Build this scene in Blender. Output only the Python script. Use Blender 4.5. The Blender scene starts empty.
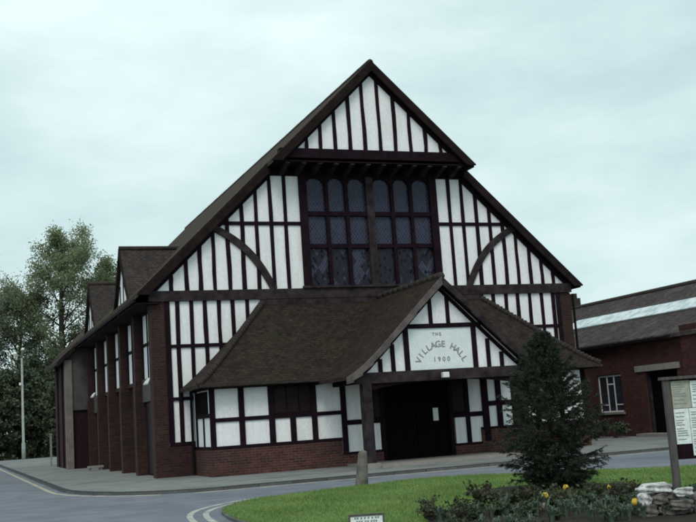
import bpy, math, random
import numpy as np
from mathutils import Vector, Matrix
random.seed(11); RNG = np.random.default_rng(11)
scene = bpy.context.scene
COL = scene.collection
R = math.radians

# ------------------------------------------------------------------ helpers
WL = {}          # world location of every parent we make (no rotations on parents that use it)

class MB:
    """collects shapes, then links them as ONE mesh object"""
    def __init__(self): self.v = []; self.f = []
    def add(self, vs, fs):
        n = len(self.v); self.v += [tuple(p) for p in vs]; self.f += [tuple(i + n for i in q) for q in fs]; return self
    def box(self, x0, x1, y0, y1, z0, z1):
        v = [(x0,y0,z0),(x1,y0,z0),(x1,y1,z0),(x0,y1,z0),(x0,y0,z1),(x1,y0,z1),(x1,y1,z1),(x0,y1,z1)]
        return self.add(v, [(0,3,2,1),(4,5,6,7),(0,1,5,4),(1,2,6,5),(2,3,7,6),(3,0,4,7)])
    def prism(self, poly, off):
        """closed solid: planar polygon (3d points) swept by the vector off"""
        n = len(poly); off = Vector(off)
        a = [Vector(p) for p in poly]; b = [p + off for p in a]
        nrm = Vector((0,0,0))
        for i in range(n): nrm += a[i].cross(a[(i+1) % n])
        fs = [tuple(range(n))[::-1], tuple(range(n, 2*n))]
        fs += [(i, (i+1) % n, n + (i+1) % n, n + i) for i in range(n)]
        if nrm.dot(off) < 0: fs = [q[::-1] for q in fs]
        return self.add(a + b, fs)
    def xz(self, poly, y0, y1): return self.prism([(x, y0, z) for x, z in poly], (0, y1 - y0, 0))
    def yz(self, poly, x0, x1): return self.prism([(x0, y, z) for y, z in poly], (x1 - x0, 0, 0))
    def xy(self, poly, z0, z1): return self.prism([(x, y, z0) for x, y in poly], (0, 0, z1 - z0))
    def tube(self, pts, rad, n=8, cap=True):
        pts = [Vector(p) for p in pts]
        if not hasattr(rad, '__len__'): rad = [rad] * len(pts)
        vs = []; fs = []
        t0 = (pts[1] - pts[0]).normalized()
        u = t0.orthogonal().normalized()
        for i, p in enumerate(pts):
            t = (pts[min(i+1, len(pts)-1)] - pts[max(i-1, 0)]).normalized()
            u = (u - t * u.dot(t))
            u = u.normalized() if u.length > 1e-6 else t.orthogonal().normalized()
            w = t.cross(u)
            for k in range(n):
                a = 2 * math.pi * k / n
                vs.append(p + (u * math.cos(a) + w * math.sin(a)) * rad[i])
        for i in range(len(pts) - 1):
            for k in range(n):
                k2 = (k + 1) % n
                fs.append((i*n + k, i*n + k2, (i+1)*n + k2, (i+1)*n + k))
        if cap: fs += [tuple(range(n))[::-1], tuple((len(pts)-1)*n + k for k in range(n))]
        return self.add(vs, fs)
    def quads(self, arr):
        """arr: (N,4,3) loose quads"""
        n0 = len(self.v); N = len(arr)
        self.v += [tuple(p) for p in arr.reshape(-1, 3).tolist()]
        k = arr.shape[1]
        self.f += [tuple(n0 + k*i + j for j in range(k)) for i in range(N)]
        return self
    def build(self, name, m, parent=None, smooth=False, bevel=0.0, loc=None):
        off = Vector(loc) if loc is not None else Vector((0,0,0))
        pw = WL.get(parent.name, Vector((0,0,0))) if parent is not None else Vector((0,0,0))
        sub = pw if parent is not None else off
        me = bpy.data.meshes.new(name)
        if sub.length > 0: vs = [(x - sub.x, y - sub.y, z - sub.z) for x, y, z in self.v]
        else: vs = self.v
        me.from_pydata(vs, [], self.f); me.materials.append(m)
        if smooth: me.polygons.foreach_set('use_smooth', [True] * len(me.polygons))
        me.update()
        o = bpy.data.objects.new(name, me); COL.objects.link(o)
        if parent is not None: o.parent = parent; WL[o.name] = pw
        else:
            o.location = off; WL[o.name] = off.copy()
        if bevel:
            b = o.modifiers.new('bevel', 'BEVEL'); b.width = bevel; b.segments = 2; b.limit_method = 'ANGLE'
        return o

def tag(o, label=None, cat=None, group=None, kind=None):
    if label: o['label'] = label
    if cat: o['category'] = cat
    if group: o['group'] = group
    if kind: o['kind'] = kind
    return o

def empty(name, loc, label, cat, group=None):
    o = bpy.data.objects.new(name, None); COL.objects.link(o)
    o.location = loc; o.empty_display_size = .3; WL[o.name] = Vector(loc)
    return tag(o, label, cat, group)

def copy_tree(o, parent=None):
    c = o.copy(); COL.objects.link(c)
    if parent is not None: c.parent = parent
    for ch in [x for x in bpy.data.objects if x.parent == o]: copy_tree(ch, c)
    return c

# ------------------------------------------------------------------ materials
def new_mat(name):
    m = bpy.data.materials.new(name); m.use_nodes = True
    nt = m.node_tree; b = nt.nodes['Principled BSDF']
    return m, nt, b
def N(nt, t, **kw):
    n = nt.nodes.new(t)
    for k, v in kw.items():
        if k in n.inputs: n.inputs[k].default_value = v
        else: setattr(n, k, v)
    return n
def rgba(c): return (c[0], c[1], c[2], 1)
def mixc(nt, fac, a, b, mode='MIX'):
    n = nt.nodes.new('ShaderNodeMix'); n.data_type = 'RGBA'; n.blend_type = mode
    for s, v in ((0, fac), (6, a), (7, b)):
        if hasattr(v, 'is_linked') or hasattr(v, 'links'): nt.links.new(v, n.inputs[s])
        else: n.inputs[s].default_value = v if s == 0 else rgba(v)
    return n.outputs[2]
def maths(nt, op, a, b=None):
    n = nt.nodes.new('ShaderNodeMath'); n.operation = op
    for i, v in ((0, a), (1, b)):
        if v is None: continue
        if hasattr(v, 'links'): nt.links.new(v, n.inputs[i])
        else: n.inputs[i].default_value = v
    return n.outputs[0]
def noise(nt, scale, detail=4, vec=None, rough=.55):
    n = N(nt, 'ShaderNodeTexNoise'); n.inputs['Scale'].default_value = scale
    n.inputs['Detail'].default_value = detail; n.inputs['Roughness'].default_value = rough
    if vec is not None: nt.links.new(vec, n.inputs['Vector'])
    return n.outputs['Fac']
def ramp(nt, fac, lo, hi):
    n = nt.nodes.new('ShaderNodeMapRange'); nt.links.new(fac, n.inputs[0])
    n.inputs[1].default_value = lo; n.inputs[2].default_value = hi
    return n.outputs[0]
def bump(nt, b, h, strength=.4, dist=.02):
    n = N(nt, 'ShaderNodeBump'); n.inputs['Strength'].default_value = strength; n.inputs['Distance'].default_value = dist
    nt.links.new(h, n.inputs['Height']); nt.links.new(n.outputs[0], b.inputs['Normal'])

def speckled(name, c1, c2, scale=6, rough=.85, fine=60, bmp=.25, dist=.01, lo=.35, hi=.65, spec=.3, stretch=None, c3=None, s3=1.2):
    m, nt, b = new_mat(name)
    tc = N(nt, 'ShaderNodeTexCoord').outputs['Object']
    if stretch:
        mp = N(nt, 'ShaderNodeMapping'); mp.inputs['Scale'].default_value = stretch
        nt.links.new(tc, mp.inputs[0]); tc = mp.outputs[0]
    a = noise(nt, scale, 5, tc); f = noise(nt, fine, 3, tc)
    c = mixc(nt, ramp(nt, a, lo, hi), c1, c2)
    if c3 is not None: c = mixc(nt, ramp(nt, noise(nt, s3, 3, tc), .5, .72), c, c3)
    c = mixc(nt, .35, c, mixc(nt, 1.0, c, mixc(nt, ramp(nt, f, .3, .7), (.55,.55,.55), (1.4,1.4,1.4)), 'MULTIPLY'))
    nt.links.new(c, b.inputs['Base Color']); b.inputs['Roughness'].default_value = rough
    b.inputs['Specular IOR Level'].default_value = spec
    bump(nt, b, f, bmp, dist)
    return m

def brickish(name, c1, c2, mortar, dirt, bw=.225, rh=.075, ms=.008, axis='XY'):
    m, nt, b = new_mat(name)
    tc = N(nt, 'ShaderNodeTexCoord').outputs['Object']
    s = N(nt, 'ShaderNodeSeparateXYZ'); nt.links.new(tc, s.inputs[0])
    u = maths(nt, 'ADD', s.outputs[0], s.outputs[1])
    cv = N(nt, 'ShaderNodeCombineXYZ'); nt.links.new(u, cv.inputs[0]); nt.links.new(s.outputs[2], cv.inputs[1])
    t = N(nt, 'ShaderNodeTexBrick'); nt.links.new(cv.outputs[0], t.inputs['Vector'])
    t.inputs['Scale'].default_value = 1; t.inputs['Brick Width'].default_value = bw; t.inputs['Row Height'].default_value = rh
    t.inputs['Mortar Size'].default_value = ms; t.inputs['Mortar Smooth'].default_value = .2; t.inputs['Bias'].default_value = 0
    t.inputs['Color1'].default_value = rgba(c1); t.inputs['Color2'].default_value = rgba(c2); t.inputs['Mortar'].default_value = rgba(mortar)
    c = mixc(nt, ramp(nt, noise(nt, 1.1, 5, tc), .42, .7), t.outputs['Color'], mixc(nt, .6, t.outputs['Color'], dirt))
    c = mixc(nt, .5, c, mixc(nt, 1.0, c, mixc(nt, ramp(nt, noise(nt, 14, 3, tc), .3, .7), (.6,.6,.6), (1.4,1.4,1.4)), 'MULTIPLY'))
    nt.links.new(c, b.inputs['Base Color']); b.inputs['Roughness'].default_value = .9; b.inputs['Specular IOR Level'].default_value = .2
    h = maths(nt, 'SUBTRACT', maths(nt, 'MULTIPLY', noise(nt, 40, 3, tc), .3), t.outputs['Fac'])
    bump(nt, b, h, .5, .008)
    return m

def tiles(name, along, c1, c2, moss, bw=.17, rh=.1, slope=1.41, mossamt=(.55,.85)):
    """plain clay tiles; along = 0 for courses running along x, 1 along y"""
    m, nt, b = new_mat(name)
    tc = N(nt, 'ShaderNodeTexCoord').outputs['Object']
    s = N(nt, 'ShaderNodeSeparateXYZ'); nt.links.new(tc, s.inputs[0])
    wob = maths(nt, 'MULTIPLY', noise(nt, 1.6, 2, tc), .07)
    v = maths(nt, 'ADD', maths(nt, 'MULTIPLY', s.outputs[2], slope), wob)
    cv = N(nt, 'ShaderNodeCombineXYZ'); nt.links.new(s.outputs[along], cv.inputs[0]); nt.links.new(v, cv.inputs[1])
    t = N(nt, 'ShaderNodeTexBrick'); nt.links.new(cv.outputs[0], t.inputs['Vector'])
    t.inputs['Scale'].default_value = 1; t.inputs['Brick Width'].default_value = bw; t.inputs['Row Height'].default_value = rh
    t.inputs['Mortar Size'].default_value = .006; t.inputs['Bias'].default_value = 0
    t.inputs['Color1'].default_value = rgba(c1); t.inputs['Color2'].default_value = rgba(c2)
    t.inputs['Mortar'].default_value = rgba([x * .3 for x in c1])
    c = mixc(nt, ramp(nt, noise(nt, .9, 6, tc, .7), *mossamt), t.outputs['Color'], moss)
    c = mixc(nt, .6, c, mixc(nt, 1.0, c, mixc(nt, ramp(nt, noise(nt, 9, 5, tc, .7), .32, .68), (.35,.35,.35), (1.7,1.7,1.7)), 'MULTIPLY'))
    c = mixc(nt, .5, c, mixc(nt, 1.0, c, mixc(nt, ramp(nt, noise(nt, 2.2, 5, tc, .7), .32, .68), (.55,.55,.6), (1.5,1.4,1.35)), 'MULTIPLY'))
    nt.links.new(c, b.inputs['Base Color']); b.inputs['Roughness'].default_value = .9; b.inputs['Specular IOR Level'].default_value = .15
    saw = maths(nt, 'SUBTRACT', 1.0, maths(nt, 'FRACT', maths(nt, 'DIVIDE', v, rh)))
    h = maths(nt, 'ADD', maths(nt, 'SUBTRACT', saw, t.outputs['Fac']), maths(nt, 'MULTIPLY', noise(nt, 11, 3, tc), 1.2))
    bump(nt, b, h, .6, .025)
    return m

def leafmat(name, c1, c2, scale=1.5, rough=.6, trans=.25):
    m, nt, b = new_mat(name)
    tc = N(nt, 'ShaderNodeTexCoord').outputs['Object']
    g = N(nt, 'ShaderNodeNewGeometry')
    f = maths(nt, 'ADD', maths(nt, 'MULTIPLY', noise(nt, scale, 3, tc), .8), maths(nt, 'MULTIPLY', g.outputs['Random Per Island'], .5))
    c = mixc(nt, ramp(nt, f, .35, .95), c1, c2)
    nt.links.new(c, b.inputs['Base Color']); b.inputs['Roughness'].default_value = rough; b.inputs['Specular IOR Level'].default_value = .25
    if trans:
        tr = N(nt, 'ShaderNodeBsdfTranslucent'); nt.links.new(c, tr.inputs[0])
        mx = N(nt, 'ShaderNodeMixShader'); mx.inputs[0].default_value = trans
        nt.links.new(b.outputs[0], mx.inputs[1]); nt.links.new(tr.outputs[0], mx.inputs[2])
        nt.links.new(mx.outputs[0], nt.nodes['Material Output'].inputs[0])
    return m

def plain(name, c, rough=.6, spec=.4, metal=0):
    return speckled(name, c, [x * .8 for x in c], 8, rough, 50, .08, .004, spec=spec)

M = {}
M['plaster'] = speckled('painted_plaster', (.82,.815,.835), (.77,.77,.79), 1.6, .85, 24, .05, .006, lo=.35, hi=.7, stretch=(2.6,2.6,.35), c3=(.70,.70,.705), s3=2.2)
M['timber'] = speckled('dark_timber', (.016,.0075,.0125), (.008,.004,.0065), 5, .85, 40, .35, .01, spec=.08)
M['timber_worn'] = speckled('weathered_timber', (.045,.034,.037), (.018,.013,.016), 4, .85, 40, .4, .01, spec=.1)
M['barge'] = speckled('bargeboard_timber', (.020,.013,.012), (.010,.007,.007), 3, .85, 40, .3, .01, spec=.08)
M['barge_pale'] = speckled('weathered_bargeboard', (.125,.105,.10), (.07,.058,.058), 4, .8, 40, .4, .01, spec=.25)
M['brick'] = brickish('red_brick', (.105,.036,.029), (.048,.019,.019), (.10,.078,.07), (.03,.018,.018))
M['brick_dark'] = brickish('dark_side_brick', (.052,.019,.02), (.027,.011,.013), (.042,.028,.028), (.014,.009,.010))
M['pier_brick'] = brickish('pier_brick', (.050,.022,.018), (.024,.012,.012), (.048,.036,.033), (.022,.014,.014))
M['brick_out'] = brickish('outbuilding_brick', (.09,.029,.027), (.045,.017,.017), (.06,.038,.035), (.03,.014,.015))
TC = ((.034,.024,.018), (.018,.013,.012), (.028,.031,.013))
M['tile_x'] = tiles('clay_tiles_front', 0, *TC)
M['tile_y'] = tiles('clay_tiles_side', 1, *TC)
M['tile_main'] = tiles('clay_tiles_main', 1, (.045,.031,.02), (.03,.021,.014), (.042,.036,.016))
M['tile_gable'] = tiles('clay_tiles_gable', 0, (.048,.040,.037), (.034,.028,.027), (.038,.034,.026))
M['slate_out'] = tiles('outbuilding_tiles', 1, (.062,.046,.047), (.028,.021,.023), (.085,.078,.07), slope=2.2, mossamt=(.5,.7))
M['hip'] = speckled('hip_tile_clay', (.042,.032,.027), (.022,.018,.017), 7, .9, 30, .3, .01)
M['lead'] = speckled('lead_flashing', (.04,.038,.04), (.025,.024,.026), 6, .8, 30, .2, .01)
M['black'] = speckled('black_ironwork', (.010,.008,.010), (.006,.005,.006), 8, .85, 50, .1, .004, spec=.08)
M['door'] = speckled('dark_door_paint', (.006,.004,.005), (.003,.002,.003), 3, .85, 40, .2, .004, stretch=(6,6,.5), spec=.06)
M['maroon'] = speckled('maroon_paint', (.018,.004,.008), (.010,.003,.005), 3, .6, 40, .2, .004, stretch=(6,6,.5), spec=.2)
M['render'] = speckled('grey_render', (.085,.08,.078), (.055,.052,.055), 3, .95, 30, .3, .01)
M['concrete'] = speckled('pale_concrete', (.27,.25,.23), (.2,.19,.175), 4, .9, 40, .25, .01)
M['concrete_pale'] = speckled('lamp_post_concrete', (.30,.33,.31), (.24,.26,.25), 4, .9, 40, .2, .01)
M['white'] = plain('white_paint', (.75,.75,.75), .5)
M['paper'] = speckled('printed_paper', (.72,.78,.78), (.66,.71,.72), 3, .8, 30, .05, .002)
M['paper_old'] = speckled('faded_paper', (.40,.40,.34), (.31,.32,.27), 4, .8, 30, .05, .002)
M['ink'] = plain('printing_ink', (.22,.25,.25), .7)
M['letter'] = plain('letter_paint', (.27,.27,.28), .6)
M['asphalt'] = speckled('road_asphalt', (.160,.172,.203), (.128,.138,.166), 1.3, .85, 42, .7, .02, lo=.42, hi=.58, c3=(.103,.111,.134), s3=.35)
M['pavement'] = speckled('pavement_tarmac', (.20,.212,.207), (.15,.158,.155), 1.6, .9, 45, .5, .015, c3=(.105,.108,.108), s3=.5)
M['kerb'] = brickish('kerb_stone', (.125,.125,.125), (.085,.085,.088), (.035,.035,.035), (.06,.06,.06), bw=.9, rh=6., ms=.012)
M['line'] = speckled('worn_road_line', (.42,.39,.27), (.25,.24,.2), 3, .85, 25, .2, .004)
M['line_pale'] = speckled('worn_pale_line', (.42,.43,.38), (.24,.25,.24), 4, .85, 25, .2, .004)
M['ground'] = speckled('far_ground', (.05,.06,.03), (.035,.045,.025), .6, .95, 20, .3, .03)
M['turf'] = speckled('turf', (.09,.175,.04), (.135,.205,.055), 1.1, .95, 35, .6, .03, c3=(.07,.125,.034), s3=.5)
M['soil'] = speckled('bed_soil', (.026,.019,.013), (.014,.012,.008), 5, .95, 30, .8, .04)
M['rock'] = speckled('grey_rock', (.20,.185,.175), (.07,.06,.058), 7, .9, 30, .6, .03)
M['rock_white'] = speckled('pale_rock', (.66,.67,.67), (.26,.25,.25), 9, .9, 30, .6, .03)
M['column'] = speckled('wing_column', (.19,.165,.155), (.13,.112,.108), 4, .9, 40, .25, .01)
M['post_stone'] = speckled('mossy_post', (.16,.15,.13), (.085,.08,.07), 6, .9, 30, .5, .02, c3=(.06,.062,.035), s3=3)
M['post_wood'] = speckled('grey_post_wood', (.105,.095,.09), (.06,.052,.055), 5, .85, 40, .4, .01, stretch=(4,4,.6))
M['bark'] = speckled('bark', (.055,.045,.035), (.03,.025,.02), 8, .95, 30, .8, .03)
M['leaf_tree'] = leafmat('spring_leaves', (.12,.16,.08), (.25,.29,.165), .4, trans=.4)
M['leaf_tree_b'] = leafmat('grey_green_leaves', (.08,.105,.068), (.16,.185,.125), .4, trans=.35)
M['leaf_shrub'] = leafmat('dark_shrub_leaves', (.05,.068,.042), (.10,.122,.075), .6, trans=.2)
M['needle'] = leafmat('dark_needles', (.014,.022,.014), (.038,.050,.030), 2.0, trans=.05)
M['blade'] = leafmat('grass_blades', (.085,.175,.038), (.21,.285,.09), .8, trans=.25)
M['rose'] = leafmat('reddish_leaves', (.04,.024,.02), (.055,.07,.034), 3, trans=.2)
M['bedleaf'] = leafmat('bed_leaves', (.03,.05,.022), (.06,.09,.04), 4, trans=.2)
M['strap'] = leafmat('grey_green_straps', (.06,.09,.065), (.15,.19,.15), 5, trans=.25)
M['petal'] = leafmat('yellow_petals', (.68,.42,.045), (.82,.60,.10), 8, trans=.3)
M['petal_pink'] = leafmat('pink_petals', (.5,.28,.2), (.6,.36,.28), 8, trans=.3)
M['skylight'] = speckled('rooflight_sheet', (.62,.69,.70), (.36,.43,.46), 2.2, .6, 14, .3, .02, stretch=(1,1.2,1), lo=.42, hi=.62)

def glassmat(name, base, lattice=True, rough=.12, tilt=.12, patch=False):
    m, nt, b = new_mat(name)
    tc = N(nt, 'ShaderNodeTexCoord').outputs['Object']
    s = N(nt, 'ShaderNodeSeparateXYZ'); nt.links.new(tc, s.inputs[0])
    a = maths(nt, 'DIVIDE', maths(nt, 'ADD', maths(nt, 'MULTIPLY', s.outputs[0], 1.45), s.outputs[2]), .17)
    d = maths(nt, 'DIVIDE', maths(nt, 'SUBTRACT', maths(nt, 'MULTIPLY', s.outputs[0], 1.45), s.outputs[2]), .17)
    cell = N(nt, 'ShaderNodeCombineXYZ')
    nt.links.new(maths(nt, 'FLOOR', a), cell.inputs[0]); nt.links.new(maths(nt, 'FLOOR', d), cell.inputs[1])
    wn = N(nt, 'ShaderNodeTexWhiteNoise'); nt.links.new(cell.outputs[0], wn.inputs['Vector'])
    c = mixc(nt, wn.outputs['Value'], base, [x * 1.7 for x in base])
    b.inputs['Roughness'].default_value = rough; b.inputs['Specular IOR Level'].default_value = .18
    if patch:    # irregular paler diamonds: broken reflections painted into the glass colour
        a2 = maths(nt, 'FLOOR', maths(nt, 'MULTIPLY', a, .38)); d2_ = maths(nt, 'FLOOR', maths(nt, 'MULTIPLY', d, .38)); c2 = N(nt, 'ShaderNodeCombineXYZ')
        nt.links.new(a2, c2.inputs[0]); nt.links.new(d2_, c2.inputs[1]); w2 = N(nt, 'ShaderNodeTexWhiteNoise'); nt.links.new(c2.outputs[0], w2.inputs['Vector'])
        c = mixc(nt, maths(nt, 'GREATER_THAN', maths(nt, 'ADD', w2.outputs['Value'], maths(nt, 'MULTIPLY', wn.outputs['Value'], .25)), .80), c, (.045,.05,.085))
    if lattice:
        la = maths(nt, 'LESS_THAN', maths(nt, 'FRACT', a), .16); ld = maths(nt, 'LESS_THAN', maths(nt, 'FRACT', d), .16)
        l = maths(nt, 'MAXIMUM', la, ld)
        c = mixc(nt, l, c, (.02,.02,.03) if patch else (.06,.065,.095))
        nt.links.new(maths(nt, 'ADD', maths(nt, 'MULTIPLY', l, .5), rough), b.inputs['Roughness'])
    nt.links.new(c, b.inputs['Base Color'])
    # each little pane sits at its own slight angle
    nm = N(nt, 'ShaderNodeNewGeometry')
    vs = N(nt, 'ShaderNodeVectorMath', operation='SCALE'); vs.inputs['Scale'].default_value = tilt
    sb = N(nt, 'ShaderNodeVectorMath', operation='SUBTRACT'); sb.inputs[1].default_value = (.5,.5,.5)
    nt.links.new(wn.outputs['Color'], sb.inputs[0]); nt.links.new(sb.outputs[0], vs.inputs[0])
    ad = N(nt, 'ShaderNodeVectorMath', operation='ADD'); nt.links.new(nm.outputs['Normal'], ad.inputs[0]); nt.links.new(vs.outputs[0], ad.inputs[1])
    no = N(nt, 'ShaderNodeVectorMath', operation='NORMALIZE'); nt.links.new(ad.outputs[0], no.inputs[0])
    nt.links.new(no.outputs[0], b.inputs['Normal'])
    return m
M['leaded'] = glassmat('leaded_glass', (.014,.017,.036))
M['leaded_low'] = glassmat('painted_reflection_glass', (.008,.007,.014), rough=.1, tilt=.25, patch=True)
M['glass'] = glassmat('dark_glass', (.02,.022,.03), False)
M['glass_dark'] = speckled('dark_brown_glass', (.016,.008,.010), (.008,.004,.006), 4, .5, 30, .05, .004, spec=.15)

# ------------------------------------------------------------------ the village hall (origin = its front left corner)
W = 15.4; XC = 7.7; ZA = 13.52; SL = .96
def zr(x): return ZA - SL*abs(x - XC)          # top surface of the main roof
hall = empty('village_hall', (0,0,0), 'large half timbered village hall with steep tiled gable and jutting entrance porch', 'village hall')
def part(mb, name, m, parent=None, **k): return mb.build(name, M[m], parent or hall, **k)
def jit(a): return random.uniform(-a, a)

# front wall plaster
wall = part(MB().box(.45, W-.45, 0, .25, .95, 5.62)
    .xz([(.12,5.62),(5.2,5.62),(5.2,9.8),(4.13,9.8),(.12,5.9)], 0, .25)
    .xz([(W-.12,5.62),(W-.12,5.9),(W-4.13,9.8),(W-5.2,9.8),(W-5.2,5.62)], 0, .25), 'front_wall', 'plaster')
part(MB().xz([(4.5,10.2),(W-4.5,10.2),(XC,13.2)], -.8, -.6), 'gable_wall', 'plaster')
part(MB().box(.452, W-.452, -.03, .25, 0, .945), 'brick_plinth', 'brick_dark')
# body of the hall that closes it
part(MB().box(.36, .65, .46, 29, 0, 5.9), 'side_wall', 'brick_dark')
part(MB().box(W-.65, W-.02, .02, 29, 0, 5.9), 'side_wall', 'brick')
part(MB().xz([(.66,0),(W-.66,0),(W-.66,6.2),(XC,13.1),(.66,6.2)], 28.6, 28.95), 'back_wall', 'brick_dark')

# main roof with the forward part over the jettied gable
def roof_side(s):
    X = lambda x: x if s < 0 else W - x
    pts = [(-.38,-.2),(4.02,-.2),(4.02,-.98),(XC,-.98),(XC,29),(-.38,29)]
    P = [(X(x), y, zr(x)) for x, y in pts]
    return MB().prism(P, (0,0,-.15))
part(roof_side(-1), 'roof', 'tile_main'); part(roof_side(1), 'roof', 'tile_main')
rt = MB()
for k in range(66):
    y = -1.0 + k*.456
    rt.tube([(XC, y, ZA-.06+jit(.008)), (XC, y+.47, ZA-.045)], [.11,.10], 8)
part(rt, 'ridge_tiles', 'hip', smooth=True)
def raker(x0, x1, y0, y1, d0, d1, s, cut=None):
    X = lambda x: x if s < 0 else W - x
    if cut is not None:      # foot of the board sawn off level
        xb = XC - (ZA - cut - d1)/SL
        return MB().xz([(X(x0), cut), (X(xb), cut), (X(x1), zr(x1)-d1), (X(x1), zr(x1)-d0), (X(x0), zr(x0)-d0)], y0, y1)
    return MB().xz([(X(x0), zr(x0)-d1), (X(x1), zr(x1)-d1), (X(x1), zr(x1)-d0), (X(x0), zr(x0)-d0)], y0, y1)
for s in (-1, 1):
    part(raker(-.42, 4.1, -.29, -.2, .02, .40, s, 5.66), 'bargeboard', 'barge')
    part(raker(3.98, XC, -1.06, -.98, .02, .38, s, 9.90), 'bargeboard', 'barge')
    part(raker(.0, 4.1, -.06, 0, .3, .56, s), 'rafter', 'timber')
    part(raker(4.4, XC, -.85, -.8, .3, .5, s), 'rafter', 'timber')
# jetty
part(MB().box(4.3, W-4.3, -.9, -.6, 10.04, 10.36), 'jetty_beam', 'timber')
part(MB().box(4.15, W-4.15, -.9, -.02, 9.90, 9.945), 'jetty_soffit', 'timber')
part(MB().box(4.05, W-4.05, -.052, .25, 9.62, 9.895), 'window_lintel', 'timber')
x = 4.55
for k in range(12):
    part(MB().yz([(-.052,9.62),(-.052,9.895),(-.88,9.895),(-.88,9.84),(-.6,9.78),(-.3,9.68)], x-.075, x+.075), 'jetty_bracket', 'timber_worn')
    x += .573
# beams and rails
part(MB().box(-.04, W+.04, -.09, .02, 5.46, 5.79), 'beam', 'timber_worn')
for a, b in ((2.1, 5.16), (10.24, 13.3)): part(MB().box(a, b, -.045, .02, 7.93, 8.05), 'rail', 'timber')
part(MB().box(.62, 5, -.045, .02, 3.98, 4.09), 'rail', 'timber'); part(MB().box(.62, 1.3, -.045, .02, 2.33, 2.44), 'rail', 'timber')
part(MB().box(10.5, W-.62, -.045, .02, 4.2, 4.31), 'rail', 'timber'); part(MB().box(14.0, W-.62, -.045, .02, 2.33, 2.44), 'rail', 'timber')
part(MB().box(.46, W-.46, -.05, .02, .95, 1.05), 'sill_beam', 'timber')
def stud(x, z0, z1, y=0., w=.13, d=.035, lean=0):
    a = jit(.012); b = jit(.012); w += jit(.012)
    zs = [z0 + (z1-z0)*t for t in (0,.3,.65,1)]; os_ = [a, a*.4+jit(.014), b*.4+jit(.014), b]; ws_ = [w/2+jit(.008) for _ in zs]
    part(MB().xz([(x+o-q, z) for z, o, q in zip(zs, os_, ws_)] + [(x+o+q, z) for z, o, q in list(zip(zs, os_, ws_))[::-1]], y-d, y+.02), 'stud', 'timber')
for x in (.71,1.21,1.67,2.13,2.62,3.12,3.62,4.13,4.65): stud(x, 5.78, min(9.7, zr(x)-.42))
for x in (10.76,11.27,11.81,12.32,12.84,13.33,13.84,14.30,14.75): stud(x, 5.78, min(9.7, zr(x)-.42))
for x in (1.31,1.76,2.22,2.68,3.17,3.7,4.2): stud(x, .98 if x < 1.35 else 3.0, 5.47)
stud(.86, .98, 5.47)
for x in (11.2,11.72,12.22,12.72,13.2,13.69,14.19): stud(x, 3.0 if x < 14 else .98, 5.47)
stud(14.66, .98, 5.47)
part(MB().box(.45, .62, -.05, .02, 1.05, 5.46), 'corner_post', 'timber'); part(MB().box(W-.62, W-.45, -.05, .02, 1.05, 5.46), 'corner_post', 'timber')
for x in (5.26,5.76,6.29,6.82,7.36,7.93,8.5,9.07,9.64,10.2): stud(x, 10.35, zr(x)-.42, y=-.8)
# curved braces
for s in (-1, 1):
    X = lambda x: x if s < 0 else W - x
    top = Vector((2.02, 7.92)); bot = Vector((4.12, 5.75)); up = []; lo = []
    for k in range(13):
        t = k/12; p = top.lerp(bot, t); d = (bot-top).normalized(); n = Vector((-d.y, d.x))
        p = p + n * (.3 * math.sin(math.pi*t))
        up.append(p + n*.12); lo.append(p - n*.12)
    mb = MB()
    for k in range(12):
        mb.xz([(X(q.x), q.y) for q in (lo[k], lo[k+1], up[k+1], up[k])], -.07, .015)
    part(mb, 'brace', 'timber_worn')
# great window: surround, mullions, transoms, leaded lights
win = part(MB().box(5.15, 5.42, -.1, .2, 5.79, 9.618).box(10.0, 10.27, -.1, .2, 5.79, 9.618).box(5.42, 10.0, .1, .2, 5.79, 9.618), 'window', 'timber')
part(MB().box(7.58, 7.84, -.11, .2, 5.79, 9.615), 'mullion', 'timber_worn', win)
for a, b in ((5.42, 7.58), (7.84, 10.0)):
    for z0, z1 in ((8.26,8.41), (7.15,7.29)): part(MB().box(a, b, -.045, .16, z0, z1), 'transom', 'timber', win)
    w = (b - a) / 3
    for k in (1, 2): part(MB().box(a+k*w-.06, a+k*w+.06, -.06, .17, 5.79, 9.615), 'mullion', 'timber', win)
    for k in range(3):
        x0 = a + k*w + (.06 if k else 0); x1 = a + (k+1)*w - (.06 if k < 2 else 0)
        part(MB().box(x0, x1, .06, .08, 5.79, 7.16), 'pane', 'leaded_low', win)
        part(MB().box(x0, x1, .06, .08, 7.28, 8.27), 'pane', 'leaded', win)
        part(MB().box(x0, x1, .06, .08, 8.40, 9.6), 'pane', 'leaded', win)
        # arched head: spandrels that leave a round top
        c = (x0+x1)/2; r = (x1-x0)/2; zc = 9.58 - r*.95
        for sx in (-1, 1):
            pl = [(c+sx*r, 9.612), (c+sx*r, zc)] + [(c+sx*r*math.cos(t*math.pi/16), zc + r*.95*math.sin(t*math.pi/16)) for t in range(1, 9)] + [(c, 9.612)]
            part(MB().xz(pl, -.03, .05), 'arched_head', 'timber', win)
part(MB().box(5.1, 10.3, -.16, .0, 5.792, 5.87), 'window_sill', 'timber_worn', win)

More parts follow.
